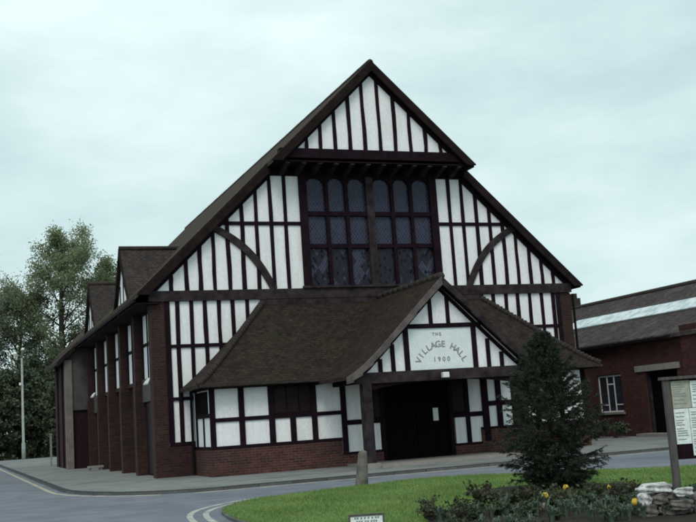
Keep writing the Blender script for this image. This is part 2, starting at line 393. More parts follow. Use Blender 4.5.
# brick corner piers and side piers
PP = 3.17
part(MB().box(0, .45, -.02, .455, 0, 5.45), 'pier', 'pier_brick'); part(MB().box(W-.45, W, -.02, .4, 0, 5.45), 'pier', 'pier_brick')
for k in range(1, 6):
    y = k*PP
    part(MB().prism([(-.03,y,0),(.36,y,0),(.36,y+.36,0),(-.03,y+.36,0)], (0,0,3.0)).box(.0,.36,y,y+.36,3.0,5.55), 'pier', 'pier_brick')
for k in range(5):
    y0 = k*PP + (.455 if k == 0 else .36); y1 = (k+1)*PP
    inf = part(MB().box(.3, .355, y0, y1, 3.2, 5.32), 'infill_panel', 'plaster')
    part(MB().box(.27, .30, y0, y0+.1, 3.2, 5.32), 'jamb', 'timber', inf); part(MB().box(.27, .30, y1-.1, y1, 3.2, 5.32), 'jamb', 'timber', inf)
    for f in (.33, .66):
        yy = y0 + (y1-y0)*f; part(MB().box(.272, .30, yy-.06, yy+.06, 3.2, 5.32), 'stud', 'timber', inf)
    part(MB().box(.265, .30, y0, y1, 4.27, 4.37), 'rail', 'timber', inf)
    part(MB().box(.2, .355, y0, y1, 5.32, 5.55), 'wall_plate', 'timber', inf)
    if k in (0, 4):
        part(MB().box(.22, .355, y0, y1, 2.42, 3.18), 'lintel', 'render')
        dr = part(MB().box(.3, .355, y0+.1, y1-.1, .06, 2.4), 'door', 'maroon')
        part(MB().tube([(.28, y0+.4, 1.0), (.28, y0+.4, 1.15)], .02, 6), 'handle', 'black', dr)
    else:
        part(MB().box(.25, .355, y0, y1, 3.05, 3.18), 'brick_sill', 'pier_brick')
# flood lights on the side
for (yy, zz) in ((.75, 3.05), (14.0, 3.2)):
    fl = part(MB().box(.0, .3, yy-.02, yy+.02, zz+.02, zz+.06).tube([(.02,yy-.25,zz+.05),(.02,yy+.25,zz+.05)], .02, 6), 'floodlight', 'white')
    for d in (-.2, .2):
        part(MB().tube([(.02,yy+d,zz+.05),(-.03,yy+d-.03,zz-.02),(-.1,yy+d-.08,zz-.14)], [.022,.036,.05], 10), 'lamp_head', 'white', fl, smooth=True)
part(MB().box(-.54, -.46, -.2, 16.2, 5.44, 5.53), 'gutter', 'black')
part(MB().box(-.45, .3, -.18, 16.2, 5.38, 5.42), 'eaves_soffit', 'timber')
part(MB().tube([(W+.1,-.03,5.4),(W+.1,-.03,.05)], .045, 8), 'downpipe', 'black')

# cross gables along the left side
for yc in (4.2, 13.0):
    hw = 1.95; za = 7.9; zf = 5.72
    prof = [(0,0), (.45,-.62), (.95,-1.25), (1.5,-1.83), (hw,za and zf-za)]
    mb = MB()
    for s in (-1, 1):
        for (a, da), (b, db) in zip(prof, prof[1:]):
            mb.prism([(-.22,yc+s*a,za+da),(2.3,yc+s*a,za+da),(2.3,yc+s*b,za+db),(-.22,yc+s*b,za+db)], (0,0,-.12))
    cg = part(mb, 'cross_gable', 'tile_gable')
    part(MB().yz([(yc-1.7,5.6),(yc+1.7,5.6),(yc+1.2,6.32),(yc,7.68),(yc-1.2,6.32)], -.13, .3), 'gable_wall', 'plaster', cg)
    mb = MB()
    for s in (-1, 1):
        for (a, da), (b, db) in zip(prof, prof[1:]):
            mb.yz([(yc+s*a,za+da-.24),(yc+s*b,za+db-.2),(yc+s*b,za+db+.0),(yc+s*a,za+da+.0)], -.27, -.22)
    part(mb, 'bargeboard', 'barge', cg)
    for d in (-.7, 0, .7): part(MB().box(-.15, -.13, yc+d-.06, yc+d+.06, 5.6, 7.5-abs(d)*1.25), 'stud', 'timber', cg)
    part(MB().tube([(-.25,yc,za),(2.1,yc,za)], .09, 8), 'ridge_tiles', 'hip', cg, smooth=True)

# side wing far along the left wall
wing = part(MB().xz([(-.85,2.62),(.35,2.62),(.35,6.0),(-.85,5.0)], 16.5, 16.75), 'side_wing', 'render')
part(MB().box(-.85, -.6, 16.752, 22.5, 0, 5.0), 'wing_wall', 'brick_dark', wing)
part(MB().box(-.97, -.66, 16.38, 16.76, 0, 4.9), 'corner_pier', 'column', wing)
part(MB().box(-.66, .35, 16.6, 16.7, 0, 2.615), 'door', 'maroon', wing)
part(MB().prism([(-1.3,16.25,4.86),(.5,16.25,6.5),(.5,23,6.5),(-1.3,23,4.86)], (0,0,-.15)), 'wing_roof', 'tile_y', wing)
part(MB().xz([(-1.33,4.57),(.3,6.08),(.3,6.27),(-1.33,4.78)], 16.18, 16.25), 'bargeboard', 'barge', wing)
part(MB().tube([(-.93,18.2,4.9),(-.93,18.2,.05)], .05, 8), 'downpipe', 'maroon', wing); part(MB().tube([(-.93,20.4,4.9),(-.93,20.4,.05)], .05, 8), 'downpipe', 'maroon', wing)

# front aisle under the hipped lean-to roof
YF = -2.28; XL = 1.24; XR = W - XL
aisle = part(MB().box(XL+.02, 5.3, YF+.02, YF+.2, .87, 2.66).box(10.1, XR-.02, YF+.02, YF+.2, .87, 2.66)
    .box(5.3, 6.6, YF+.02, YF+.2, .4, 2.66).box(9.2, 10.1, YF+.02, YF+.2, .4, 2.66)
    .box(6.6, 9.2, YF+.02, YF+.2, 2.56, 2.66).box(XL+.02, XL+.2, YF+.2, -.06, .87, 2.66).box(XR-.2, XR-.02, YF+.2, -.06, .87, 2.66), 'front_aisle', 'plaster')
part(MB().box(XL-.02, 5.3, YF-.03, YF+.22, 0, .78).box(5.302, 6.64, YF-.03, YF+.22, 0, .35).box(XL-.02, XL+.22, YF+.222, -.035, 0, .78), 'brick_plinth', 'brick', aisle)
part(MB().box(10.1, XR+.02, YF-.03, YF+.22, 0, .78).box(9.1, 10.098, YF-.03, YF+.22, 0, .35).box(XR-.22, XR+.02, YF+.222, -.035, 0, .78), 'brick_plinth', 'brick', aisle)
def tim(name, x0, x1, z0, z1, d=.02, m='timber'): return part(MB().box(x0, x1, YF-d, YF+.05, z0, z1), name, m, aisle)
posts_l = ((XL-.02,1.38), (2.1,2.27), (3.02,3.2), (4.37,4.54), (5.33,5.5))
posts_r = ((10.2,10.43), (10.73,10.92), (11.3,11.46), (12.2,12.36), (13.1,13.26), (XR-.14,XR+.02))
for a, b in posts_l + posts_r: tim('post', a, b, .87 if not (5.2 < a < 10.3) else .42, 2.6, .035)
tim('post', 3.68, 3.86, .87, 1.568)
tim('sill_beam', XL-.03, 5.3, .78, .87, .045); tim('sill_beam', 10.1, XR+.03, .78, .87, .045)
tim('sill_beam', 5.302, 6.64, .35, .415, .045); tim('sill_beam', 9.1, 10.098, .35, .415, .045)
tim('rail', XL, 5.33, 1.57, 1.69); tim('rail', 10.43, XR, 1.53, 1.69)
tim('rail', 5.5, 6.64, 1.23, 1.38); tim('rail', 9.1, 10.2, 1.23, 1.38)
tim('wall_plate', XL-.04, XR+.04, 2.54, 2.7, .05)
for a, b in ((6.05,6.2), (6.64,6.76), (9.0,9.12), (9.58,9.73)): tim('post', a, b, .04 if a in (6.64, 9.0) else .41, 2.56, .03)
part(MB().box(XL-.03, XL+.05, YF+.052, -.06, .78, .87).box(XL-.02,XL+.05,YF+.052,-.06,2.54,2.7).box(XL-.02,XL+.05,-.5,-.36,.87,2.54)
     .box(XL-.015,XL+.05,-1.4,-1.3,.87,1.8).box(XL-.022,XL+.05,YF+.052,-.36,1.72,1.84), 'side_frame', 'timber', aisle)
sw = part(MB().box(XL-.01, XL+.03, -1.95, -.5, 1.84, 2.5), 'side_window', 'door', aisle)
def aisle_window(x0, x1, z0, z1, nb):
    
    part(MB().box(x0, x1, YF+.0, YF+.016, z0, z1), 'pane', 'glass_dark', aisle)
    mb = MB()
    for k in range(nb+1):
        xx = x0 + (x1-x0)*k/nb; mb.box(xx-.025, xx+.025, YF-.008, YF+.03, z0+.05, z1-.05)
    mb.box(x0+.026, x1-.026, YF-.006, YF+.03, z0, z0+.05).box(x0+.026, x1-.026, YF-.006, YF+.03, z1-.05, z1)
    part(mb, 'window_frame', 'timber', aisle)
aisle_window(3.2, 4.37, 1.69, 2.54, 3); aisle_window(6.2, 6.64, 1.38, 2.54, 1); aisle_window(9.12, 9.58, 1.38, 2.54, 1)
aisle_window(11.46, 12.2, 1.69, 2.54, 2)
# hipped lean-to roof with a slight bell-cast
ROOFP = [(0.,5.33),(.3,4.49),(.6,3.66),(.8,3.13),(.92,2.84),(1.,2.68)]
def ring(t): return 3.69 - 2.85*t, -2.74*t
mb = MB()
for (t0, z0), (t1, z1) in zip(ROOFP, ROOFP[1:]):
    xa, ya = ring(t0); xb, yb = ring(t1)
    mb.prism([(xb,yb,z1),(W-xb,yb,z1),(W-xa,ya,z0),(xa,ya,z0)], (0,0,-.11))
part(mb, 'aisle_roof', 'tile_x', aisle)
for s in (-1, 1):
    X = lambda x: x if s < 0 else W - x
    mb = MB(); hp = []
    for (t0, z0), (t1, z1) in zip(ROOFP, ROOFP[1:]):
        xa, ya = ring(t0); xb, yb = ring(t1)
        mb.prism([(X(xb),0,z1),(X(xb),yb,z1),(X(xa),ya,z0)] + ([(X(xa),0,z0)] if t0 > 0 else []), (0,0,-.11))
    part(mb, 'hip_roof', 'tile_y', aisle)
    mb = MB(); n = 34
    def hz(t):
        for (t0, z0), (t1, z1) in zip(ROOFP, ROOFP[1:]):
            if t <= t1 + 1e-9: return z0 + (z1-z0)*(t-t0)/(t1-t0)
    for k in range(n):
        ta = k/n; tb = min(1, (k+1.25)/n); xa, ya = ring(ta); xb, yb = ring(tb)
        mb.tube([(X(xa),ya,hz(ta)+.0), (X(xb),yb,hz(tb)+.035)], [.085,.11], 8)
    part(mb, 'hip_tiles', 'hip', aisle, smooth=True)
for xa, xb in ((.84, 4.6), (10.75, 14.56)):       # individual tile ends along the eaves
    mb = MB(); x = xa
    while x < xb: mb.box(x, x+.16, -2.78+jit(.012), -2.68, 2.595+jit(.008), 2.672); x += .168
    part(mb, 'eaves_tiles', 'hip', aisle)
part(MB().box(XL-.3, XR+.3, -2.66, YF-.05, 2.555, 2.575), 'eaves_soffit', 'timber', aisle)
part(MB().box(3.6, W-3.6, -.075, 0, 5.27, 5.452), 'flashing', 'timber_worn', aisle)
part(MB().tube([(XL-.1,-.22,2.6),(XL-.1,-.22,.05)], .045, 8), 'downpipe', 'black', aisle)

# porch
YP = -4.8
PPR = [(0,5.42),(.9,4.555),(1.8,3.69),(2.35,3.18),(2.72,2.88),(3.0,2.69),(3.2,2.60)]
por = part(MB().xz([(5.0,2.66),(10.4,2.66),(10.25,2.82),(XC,5.2),(5.15,2.82)], YP-.02, YP+.12), 'porch', 'plaster')
for s in (-1, 1):
    mb = MB()
    for (a, za_), (b, zb_) in zip(PPR, PPR[1:]):
        mb.prism([(XC+s*a,YP-.3,za_),(XC+s*b,YP-.3,zb_),(XC+s*b,-.1,zb_),(XC+s*a,-.1,za_)], (0,0,-.11))
    part(mb, 'porch_roof', 'tile_y', por)
    mb = MB()
    for (a, za_), (b, zb_) in zip(PPR, PPR[1:]):
        mb.xz([(XC+s*a,za_-.27),(XC+s*b,zb_-.22),(XC+s*b,zb_-.02),(XC+s*a,za_-.02)], YP-.37, YP-.3)
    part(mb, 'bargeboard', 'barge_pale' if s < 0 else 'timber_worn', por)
    mb = MB()
    for (a, za_), (b, zb_) in zip(PPR[:5], PPR[1:5]):
        mb.xz([(XC+s*a,za_-.40),(XC+s*b,zb_-.40),(XC+s*b,zb_-.25),(XC+s*a,za_-.25)], YP-.06, YP-.02)
    part(mb, 'rafter', 'timber', por)
    xo = XC + s*2.52
    part(MB().box(xo-.13, xo+.13, YP-.14, YP+.14, .14, 2.37), 'porch_post', 'timber_worn', por)
    part(MB().box(xo-.22, xo+.22, YP-.22, YP+.22, 0, .14), 'pad_stone', 'concrete', por)
    # shallow arched brace under the tie beam
    pl = [(xo - s*.13, 2.18)] + [(xo - s*(.13 + 2.1*t/8), 2.18 + .186*(1-(1-t/8)**2)) for t in range(1, 9)] + [(xo - s*.13, 2.366)]
    part(MB().xz(pl, YP-.06, YP+.08), 'knee_brace', 'timber', por)
    part(MB().box(xo-.1, xo+.1, YP+.14, YF-.06, 2.4, 2.62), 'side_beam', 'timber', por)
rt = MB()
for k in range(11):
    y = YP - .33 + k*.44; rt.tube([(XC,y,5.41+jit(.006)),(XC,y+.46,5.425)], [.12,.105], 8)
part(rt, 'ridge_tiles', 'hip', por, smooth=True)
part(MB().box(4.86, 10.54, YP-.13, YP+.13, 2.37, 2.68), 'tie_beam', 'timber_worn', por)
part(MB().box(5.2, 10.2, YP+.13, YF-.06, 2.64, 2.68), 'ceiling', 'timber', por)
for x, z0, z1 in ((6.08,2.68,3.47),(5.67,2.68,3.06),(9.2,2.68,3.53),(9.64,2.68,3.12)): part(MB().box(x-.065, x+.065, YP-.055, YP, z0, z1), 'stud', 'timber', por)
for x, z1 in ((6.53,3.95),(8.75,3.95)): part(MB().box(x-.08, x+.08, YP-.065, YP, 2.68, z1), 'stud', 'timber', por)
for x in (7.38,7.95): part(MB().box(x-.06, x+.06, YP-.055, YP, 4.03, zr(x)*0 + 5.1-.96*abs(x-XC)), 'stud', 'timber', por)
part(MB().box(6.36, 9.0, YP-.075, YP, 3.90, 4.03), 'collar', 'timber', por)
sign = part(MB().box(6.612, 8.668, YP-.035, YP-.02, 2.685, 3.895), 'name_board', 'paper', por)
dg = None
def glyphs(text, size, mb, place):
    """turn letters into flat meshes; place(i, n) gives (x, z, angle)"""
    n = len(text)
    for i, ch in enumerate(text):
        if ch == ' ': continue
        cu = bpy.data.curves.new('glyph', 'FONT'); cu.body = ch; cu.size = size; cu.align_x = 'CENTER'; cu.extrude = .004; cu.offset = .004
        ob = bpy.data.objects.new('glyph', cu); COL.objects.link(ob)
        dgr = bpy.context.evaluated_depsgraph_get(); ev = ob.evaluated_get(dgr); me = ev.to_mesh()
        px, pz, a = place(i, n); ca, sa = math.cos(a), math.sin(a)
        vs = []
        for v in me.vertices:
            x, z = v.co.x, v.co.y - size*.35
            vs.append((px + x*ca - z*sa, YP-.04 - v.co.z, pz + x*sa + z*ca))
        mb.add(vs, [tuple(p.vertices) for p in me.polygons])
        ev.to_mesh_clear(); bpy.data.objects.remove(ob); bpy.data.curves.remove(cu)
SX = 7.64
def arc(i, n):
    a = R(64) * (1 - 2*i/11); return SX - .83*math.sin(a), 2.60 + .83*math.cos(a), a
for txt, size, place in (('THE', .13, lambda i, n: (SX - .1 + (i-(n-1)/2)*.11, 3.72, 0)), ('VILLAGE', .26, arc), ('HALL', .26, lambda i, n: arc(i+8, n)), ('1900', .19, lambda i, n: (SX + (i-(n-1)/2)*.15, 2.98, 0))):
    mb = MB(); glyphs(txt, size, mb, place); part(mb, 'lettering', 'letter', sign)
pl_ = part(MB().box(7.53, 7.73, YP-.3, YP-.131, 2.42, 2.58), 'porch_lamp', 'white', por, bevel=.02)
# the dark double entrance doors
door = part(MB().box(6.76, 7.86, YF+.06, YF+.1, .06, 2.42).box(7.885, 9.0, YF+.06, YF+.1, .06, 2.42), 'entrance_door', 'door')
part(MB().box(6.76, 9.0, YF+.0, YF+.12, 2.42, 2.54), 'door_lintel', 'timber')
for xx in (6.95, 7.35, 8.1, 8.5):
    for z0, z1 in ((.25,1.0), (1.15,2.25)): part(MB().box(xx, xx+.3, YF+.045, YF+.06, z0, z1), 'door_panel', 'door', door)
for xx in (7.78, 7.96): part(MB().tube([(xx,YF+.03,.98),(xx,YF+.03,1.18)], .018, 6), 'handle', 'black', door)
nt_ = part(MB().box(8.45, 8.63, YF+.035, YF+.044, 1.18, 1.58), 'notice', 'paper', door)
part(MB().box(5.4, 10.2, YP-.35, YF-.05, .0, .06), 'porch_floor', 'concrete', por)
part(MB().box(5.3, 10.25, YF+.5, -.3, 0.0, .03), 'aisle_floor', 'black', aisle)

# ------------------------------------------------------------------ brick outbuilding on the right
OB = (19., 0., 0.)
ob = empty('brick_outbuilding', OB, 'low red brick outbuilding with long pale rooflight standing right of the hall', 'outbuilding')
def op(mb, name, m, parent=None, **k): return mb.build(name, M[m], parent or ob, **k)
op(MB().box(19, 19.3, -9, -1.0, 2.5, 3.78).box(19, 19.3, -9, -1.0, 0, 2.5).box(19, 19.3, -1.0, .93, 2.45, 3.78).box(19, 19.3, .93, 2.47, 0, 3.78)
   .box(19, 19.3, 2.47, 4.13, 0, .92).box(19, 19.3, 2.47, 4.13, 2.47, 3.78).box(19, 19.3, 4.13, 16, 0, 3.78), 'wall', 'brick_out')
op(MB().xz([(19.3,0),(29,0),(29,3.7),(24,6.2),(19.3,3.9)], 15.7, 16), 'end_wall', 'brick_out'); op(MB().box(28.7, 29, -9, 15.7, 0, 3.7), 'back_wall', 'brick_out')
op(MB().box(18.86, 18.998, -9, -1.55, 0, 3.97), 'wall_projection', 'brick_out')
rf = op(MB().prism([(18.78,-9,3.72),(24,-9,6.2),(24,16.2,6.2),(18.78,16.2,3.72)], (0,0,-.14)).prism([(29.2,-9,3.72),(29.2,16.2,3.72),(24,16.2,6.2),(24,-9,6.2)], (0,0,-.14)), 'roof', 'slate_out')
sk = op(MB().prism([(20.95,-9,4.791),(22.0,-9,5.290),(22.0,9.6,5.290),(20.95,9.6,4.791)], (0,0,-.05)), 'skylight', 'skylight', rf)
op(MB().prism([(20.83,-9,4.714),(20.949,-9,4.771),(20.949,9.7,4.771),(20.83,9.7,4.714)], (0,0,-.03)), 'skylight_sill', 'lead', rf)
op(MB().prism([(22.001,-9,5.310),(22.12,-9,5.367),(22.12,9.7,5.367),(22.001,9.7,5.310)], (0,0,-.05)), 'skylight_flashing', 'lead', rf)
op(MB().tube([(24,-9,6.19),(24,16.2,6.19)], .13, 8), 'ridge_tiles', 'hip', rf)
op(MB().box(24.0, 24.5, 13.0, 13.5, 6.2, 6.75).box(24.12, 24.38, 13.1, 13.4, 6.75, 7.0), 'chimney', 'hip', rf)
op(MB().box(18.7, 18.79, -1.1, 16, 3.56, 3.66), 'gutter', 'black')
op(MB().box(18.94, 19.3, -1.2, 1.46, 2.452, 2.68), 'lintel', 'concrete')
d2 = op(MB().box(19.22, 19.28, -.96, .9, .12, 2.44), 'door', 'door'); op(MB().tube([(19.2,.6,1.0),(19.2,.6,1.15)], .02, 6), 'handle', 'black', d2)
op(MB().box(19.08, 19.2, .83, .925, .12, 2.44), 'door_frame', 'timber_worn')
op(MB().box(18.45, 18.99, -1.1, 1.1, 0, .12), 'door_step', 'concrete')
wf = op(MB().box(19.06, 19.12, 2.48, 2.54, .96, 2.44).box(19.06, 19.12, 4.06, 4.12, .96, 2.44).box(19.06, 19.12, 2.54, 4.06, .96, 1.02).box(19.06, 19.12, 2.54, 4.06, 2.38, 2.44)
        .box(19.065, 19.115, 3.04, 3.09, 1.02, 2.38).box(19.065, 19.115, 3.51, 3.56, 1.02, 2.38).box(19.07, 19.11, 3.09, 3.51, 2.06, 2.11)
        .box(19.07, 19.11, 2.54, 3.04, 1.24, 1.28).box(19.07, 19.11, 3.56, 4.06, 1.24, 1.28), 'window', 'white')
op(MB().box(19.085, 19.095, 2.54, 4.06, 1.02, 2.38), 'pane', 'glass', wf); op(MB().box(18.95, 19.1, 2.4, 4.2, .88, .945), 'sill', 'concrete', wf)

# ------------------------------------------------------------------ ground, road, pavement
def struct(mb, name, m, **k): return tag(mb.build(name, M[m], **k), kind='structure')
struct(MB().box(-700, 700, -300, 1300, -.6, -.17), 'ground', 'ground')
struct(MB().box(-16, 60, -70, -5, -.3, -.075).box(-16, -2.5, -5, 50, -.3, -.075), 'road', 'asphalt')
kc = [(-3, 52), (-3, 10), (-3, -1.5)]
for k in range(1, 9):
    a = math.pi/2 * k/8; kc.append((-3 + 4.4*(1-math.cos(a))*.72, -1.5 - 5.95*math.sin(a)))
kc += [(3, -7.42), (8, -7.5), (16, -7.5), (45, -7.5)]
def offset(path, d):
    out = []
    for i, p in enumerate(path):
        a = Vector(path[max(i-1,0)]); b = Vector(path[min(i+1,len(path)-1)]); t = (b-a).normalized()
        out.append((p[0] - t.y*d, p[1] + t.x*d))
    return out
def strip(path, d0, d1, z0, z1):
    a = offset(path, d0); b = offset(path, d1); mb = MB()
    for i in range(len(path)-1): mb.xy([a[i], a[i+1], b[i+1], b[i]], z0, z1)
    return mb
inner = offset(kc, .14)
struct(MB().xy(inner + [(45, 52)], -.5, 0), 'pavement', 'pavement')
struct(strip(kc, 0, .14, -.5, .003), 'kerb', 'kerb')
struct(strip(kc[:9], -.32, -.2, -.075, -.070), 'road_line', 'line')
struct(strip(kc[9:], -.36, -.24, -.075, -.070), 'road_line', 'line')
# lawn island
def smooth_path(p, n=6):
    out = []
    for i in range(len(p)-1):
        p0 = Vector(p[max(i-1,0)]); p1 = Vector(p[i]); p2 = Vector(p[i+1]); p3 = Vector(p[min(i+2,len(p)-1)])
        for k in range(n):
            t = k/n
            out.append(tuple(.5*((2*p1) + (p2-p0)*t + (2*p0-5*p1+4*p2-p3)*t*t + (3*p1-p0-3*p2+p3)*t**3)))
    return out + [tuple(p[-1])]
edge = smooth_path([(-1.2,-45), (-1.55,-26), (-1.75,-18.5), (-1.68,-15.6), (-1.25,-13.5), (-.3,-12.15), (.9,-11.5), (2.5,-11.1), (4.3,-10.6), (5.8,-11.7), (7.2,-13.0), (8.3,-14.1), (10.5,-16.5), (15,-21)], 6)
struct(MB().xy([(15,-45)] + offset(edge, -.09), -.5, -.02), 'lawn', 'turf')
struct(strip(edge, -.1, 0, -.5, -.028), 'lawn_kerb', 'kerb')
cut = [p for p in edge if p[1] > -30 and p[0] < .2]
cut = [p for i, p in enumerate(edge) if i < 34 and p[1] > -30]
struct(strip(cut, .22, .33, -.075, -.070), 'road_line', 'line_pale'); struct(strip(cut, .5, .61, -.075, -.070), 'road_line', 'line_pale')
bed = smooth_path([(2.9,-15.3),(4.3,-15.5),(4.9,-16.6),(4.2,-18.2),(3.9,-20),(4.2,-22.6),(2,-24),(0,-23),(-.3,-20.6),(.5,-18.9),(1.5,-18.4),(2.2,-18.0),(2.35,-17.0),(2.4,-16.0),(2.9,-15.3)], 4)
struct(MB().xy(bed[:-1], -.2, .0), 'flower_bed', 'soil')
# drain cover in the road
def inside(p, poly):
    c = False; j = len(poly)-1
    for i in range(len(poly)):
        if (poly[i][1] > p[1]) != (poly[j][1] > p[1]) and p[0] < (poly[j][0]-poly[i][0])*(p[1]-poly[i][1])/(poly[j][1]-poly[i][1]) + poly[i][0]: c = not c
        j = i
    return c
lawnpoly = offset(edge, -.015) + [(15,-45)]
pts = []
while len(pts) < 85000:
    x = random.uniform(-1.8, 9.5); y = random.uniform(-22.5, -10.4)
    if x > 5.5 and y < -18.5: continue
    if inside((x, y), lawnpoly) and (not inside((x, y), bed) or random.random() < (.9 if -18.6 < y < -17.9 else .4)*(y > -19.5)): pts.append((x, y))
P = np.array(pts); n = len(P)
h = RNG.uniform(.018, .05, n) * (1 + .5*np.sin(P[:,0]*2.3)*np.sin(P[:,1]*1.7)); a = RNG.uniform(0, 6.283, n); w = .006
base = np.stack([P[:,0], P[:,1], np.full(n, -.022)], 1); d = np.stack([np.cos(a)*w, np.sin(a)*w, np.zeros(n)], 1)
tip = base + np.stack([RNG.normal(0,.018,n), RNG.normal(0,.018,n), h], 1)
tag(MB().quads(np.stack([base-d, base+d, tip], 1)).build('grass', M['blade']), kind='stuff')

# ------------------------------------------------------------------ vegetation
def leaf_quads(c, size, flat=0., ratio=.6):
    n = len(c); u = RNG.normal(size=(n,3)); u /= np.linalg.norm(u,axis=1,keepdims=True)
    v = RNG.normal(size=(n,3)); v -= u*(u*v).sum(1,keepdims=True); v /= np.linalg.norm(v,axis=1,keepdims=True)
    s = (size*RNG.uniform(.6,1.35,n))[:,None]
    return np.stack([c - u*s*.5, c + v*s*ratio*.5, c + u*s*.5, c - v*s*ratio*.5], 1)

def broadleaf(name, loc, h, r, label, seed, leaf='leaf_tree', nl=34, leaves=15000, size=.28, base=.22, group=None, cat='tree', spread=1.0, lean=0., top=1.0):
    global RNG
    rng = random.Random(seed); RNG = np.random.default_rng(seed)
    t = empty(name, loc, label, cat, group); L = Vector(loc)
    mb = MB(); tips = []
    tr = [L + Vector((lean*k/5 + rng.uniform(-.12,.12)*k*.3, rng.uniform(-.12,.12)*k*.3, h*.84*k/5 - (.4 if k == 0 else 0))) for k in range(6)]
    r0 = h*.017
    mb.tube(tr, [r0*1.3, r0, r0*.85, r0*.65, r0*.4, r0*.16], 8)
    def along(f):
        f = min(max(f,0),.999)*5; i = int(f); return tr[i].lerp(tr[i+1], f-i)
    for i in range(nl):
        f = base + (1-base)*(i+.5)/nl
        p = along(f); az = i*2.399 + rng.uniform(-.4,.4)
        g_ = (f-base)/(1-base); env = min(1, .55+g_*1.3)*(1-.62*g_**2.2)*top
        ln = r*env*rng.uniform(.65,1.1); el = .25 + .75*f
        d = Vector((math.cos(az), math.sin(az), el)).normalized()
        q = [p, p + d*ln*.5 + Vector((0,0,ln*.03)), p + d*ln + Vector((0,0,ln*.16))]
        rr = r0*.36*(1.1-f*.7)
        mb.tube(q, [rr, rr*.6, rr*.22], 5, cap=False)
        for j in range(9):
            g = rng.uniform(.25,1); s = q[0].lerp(q[1], g*2) if g < .5 else q[1].lerp(q[2], g*2-1)
            dd = (d + Vector((rng.gauss(0,.7), rng.gauss(0,.7), rng.gauss(.2,.5)))).normalized()
            l2 = ln*rng.uniform(.2,.42)
            e = s + dd*l2; mb.tube([s, s.lerp(e,.5)+Vector((0,0,.05*l2)), e], [rr*.25, rr*.16, rr*.06], 4, cap=False)
            for k in range(3):
                e2 = s.lerp(e, rng.uniform(.4,1)) ; e3 = e2 + (dd + Vector((rng.gauss(0,.8), rng.gauss(0,.8), rng.gauss(.1,.6)))).normalized()*l2*rng.uniform(.3,.7)
                mb.tube([e2, e3], [rr*.12, rr*.04], 3, cap=False); tips.append((e2, e3))
    mb.build('trunk', M['bark'], t, smooth=True)
    w = np.array([rng.uniform(.2,1)**1.5 for _ in tips]); w /= w.sum()
    idx = RNG.choice(len(tips), leaves, p=w); A = np.array([a for a, _ in tips])[idx]; B = np.array([b for _, b in tips])[idx]
    f = RNG.uniform(.1,1.15,leaves)[:,None]
    c = A + (B-A)*f + RNG.normal(0, r*.028*spread/.55, (leaves,3))
    MB().quads(leaf_quads(c, size)).build('crown', M[leaf], t)
    return t

G1 = 'trees behind the hall on the left'
broadleaf('tree', (4.0,66,-.2), 22.3, 6.0, 'tall light green tree rising highest behind the left end of the hall', 3, leaves=46000, size=.18, group=G1)
broadleaf('tree', (8.4,64,-.2), 19.2, 4.6, 'airy green tree partly hidden behind the two cross gables', 8, leaves=28000, size=.18, group=G1)
broadleaf('tree', (.4,69,-.2), 16.6, 5.6, 'mid height grey green tree left of the tallest tree and behind the lamp post', 5, 'leaf_tree_b', leaves=24000, size=.22, group=G1)
broadleaf('tree', (-5.2,72,-.2), 14.6, 5.6, 'lower grey green tree at the far left edge of the photo', 21, 'leaf_tree_b', leaves=22000, size=.22, group=G1)
G2 = 'dark bushes beyond the road'
for (x, y, h, r, sd, lb) in ((-5.4,58,6.6,3.0,31,'dark bushy evergreen at the far left beyond the road end'), (-2.3,59,7.4,3.2,32,'dark evergreen bush just left of the pale lamp post'),
        (.6,60,8.0,3.0,33,'tall dark evergreen bush just right of the lamp post'), (3.4,57,6.4,2.8,34,'dark evergreen bush directly behind the corner of the low side wing'),
        (-8.8,60,7,3.2,35,'dark evergreen bush outermost on the left edge'), (-3.8,64,7.6,3.6,36,'dark evergreen bush behind and between the two left of the lamp post'), (1.9,64,8.8,3.6,37,'tallest dark evergreen bush, behind the others right of the lamp post')):
    broadleaf('evergreen_bush', (x,y,-.2), h, r, lb, sd, 'leaf_shrub', nl=36, leaves=26000, size=.25, base=.02, group=G2, cat='bush', spread=1.0)
for i, (x, y, h, r, lb) in enumerate(((33.6,26.6,7.9,1.5,'small sparse treetop showing over the near end of outbuilding ridge by the hall'), (37.2,28.0,8.2,1.4,'thin twiggy treetop behind the outbuilding roof, right of its chimney'))):
    broadleaf('young_tree', (x,y,-.2), h+.4, r, lb, 50+i, 'leaf_tree_b', nl=16, leaves=1500, size=.2, group='treetops over the outbuilding roof', base=.3)
# low plants at the foot of the outbuilding wall
for i, (x, y, h, r, lb) in enumerate(((18.1,4.4,.75,.55,'low bush under the white outbuilding window, nearest the conifer'), (18.2,3.0,.55,.5,'small bush below the right side of the white outbuilding window'), (18.2,1.8,.45,.45,'smallest bush beside the outbuilding door step'))):
    broadleaf('low_bush', (x,y,0), h, r, lb, 60+i, 'leaf_shrub', nl=14, leaves=1500, size=.09, base=.02, group='bushes along the outbuilding wall', cat='bush', spread=1.2)

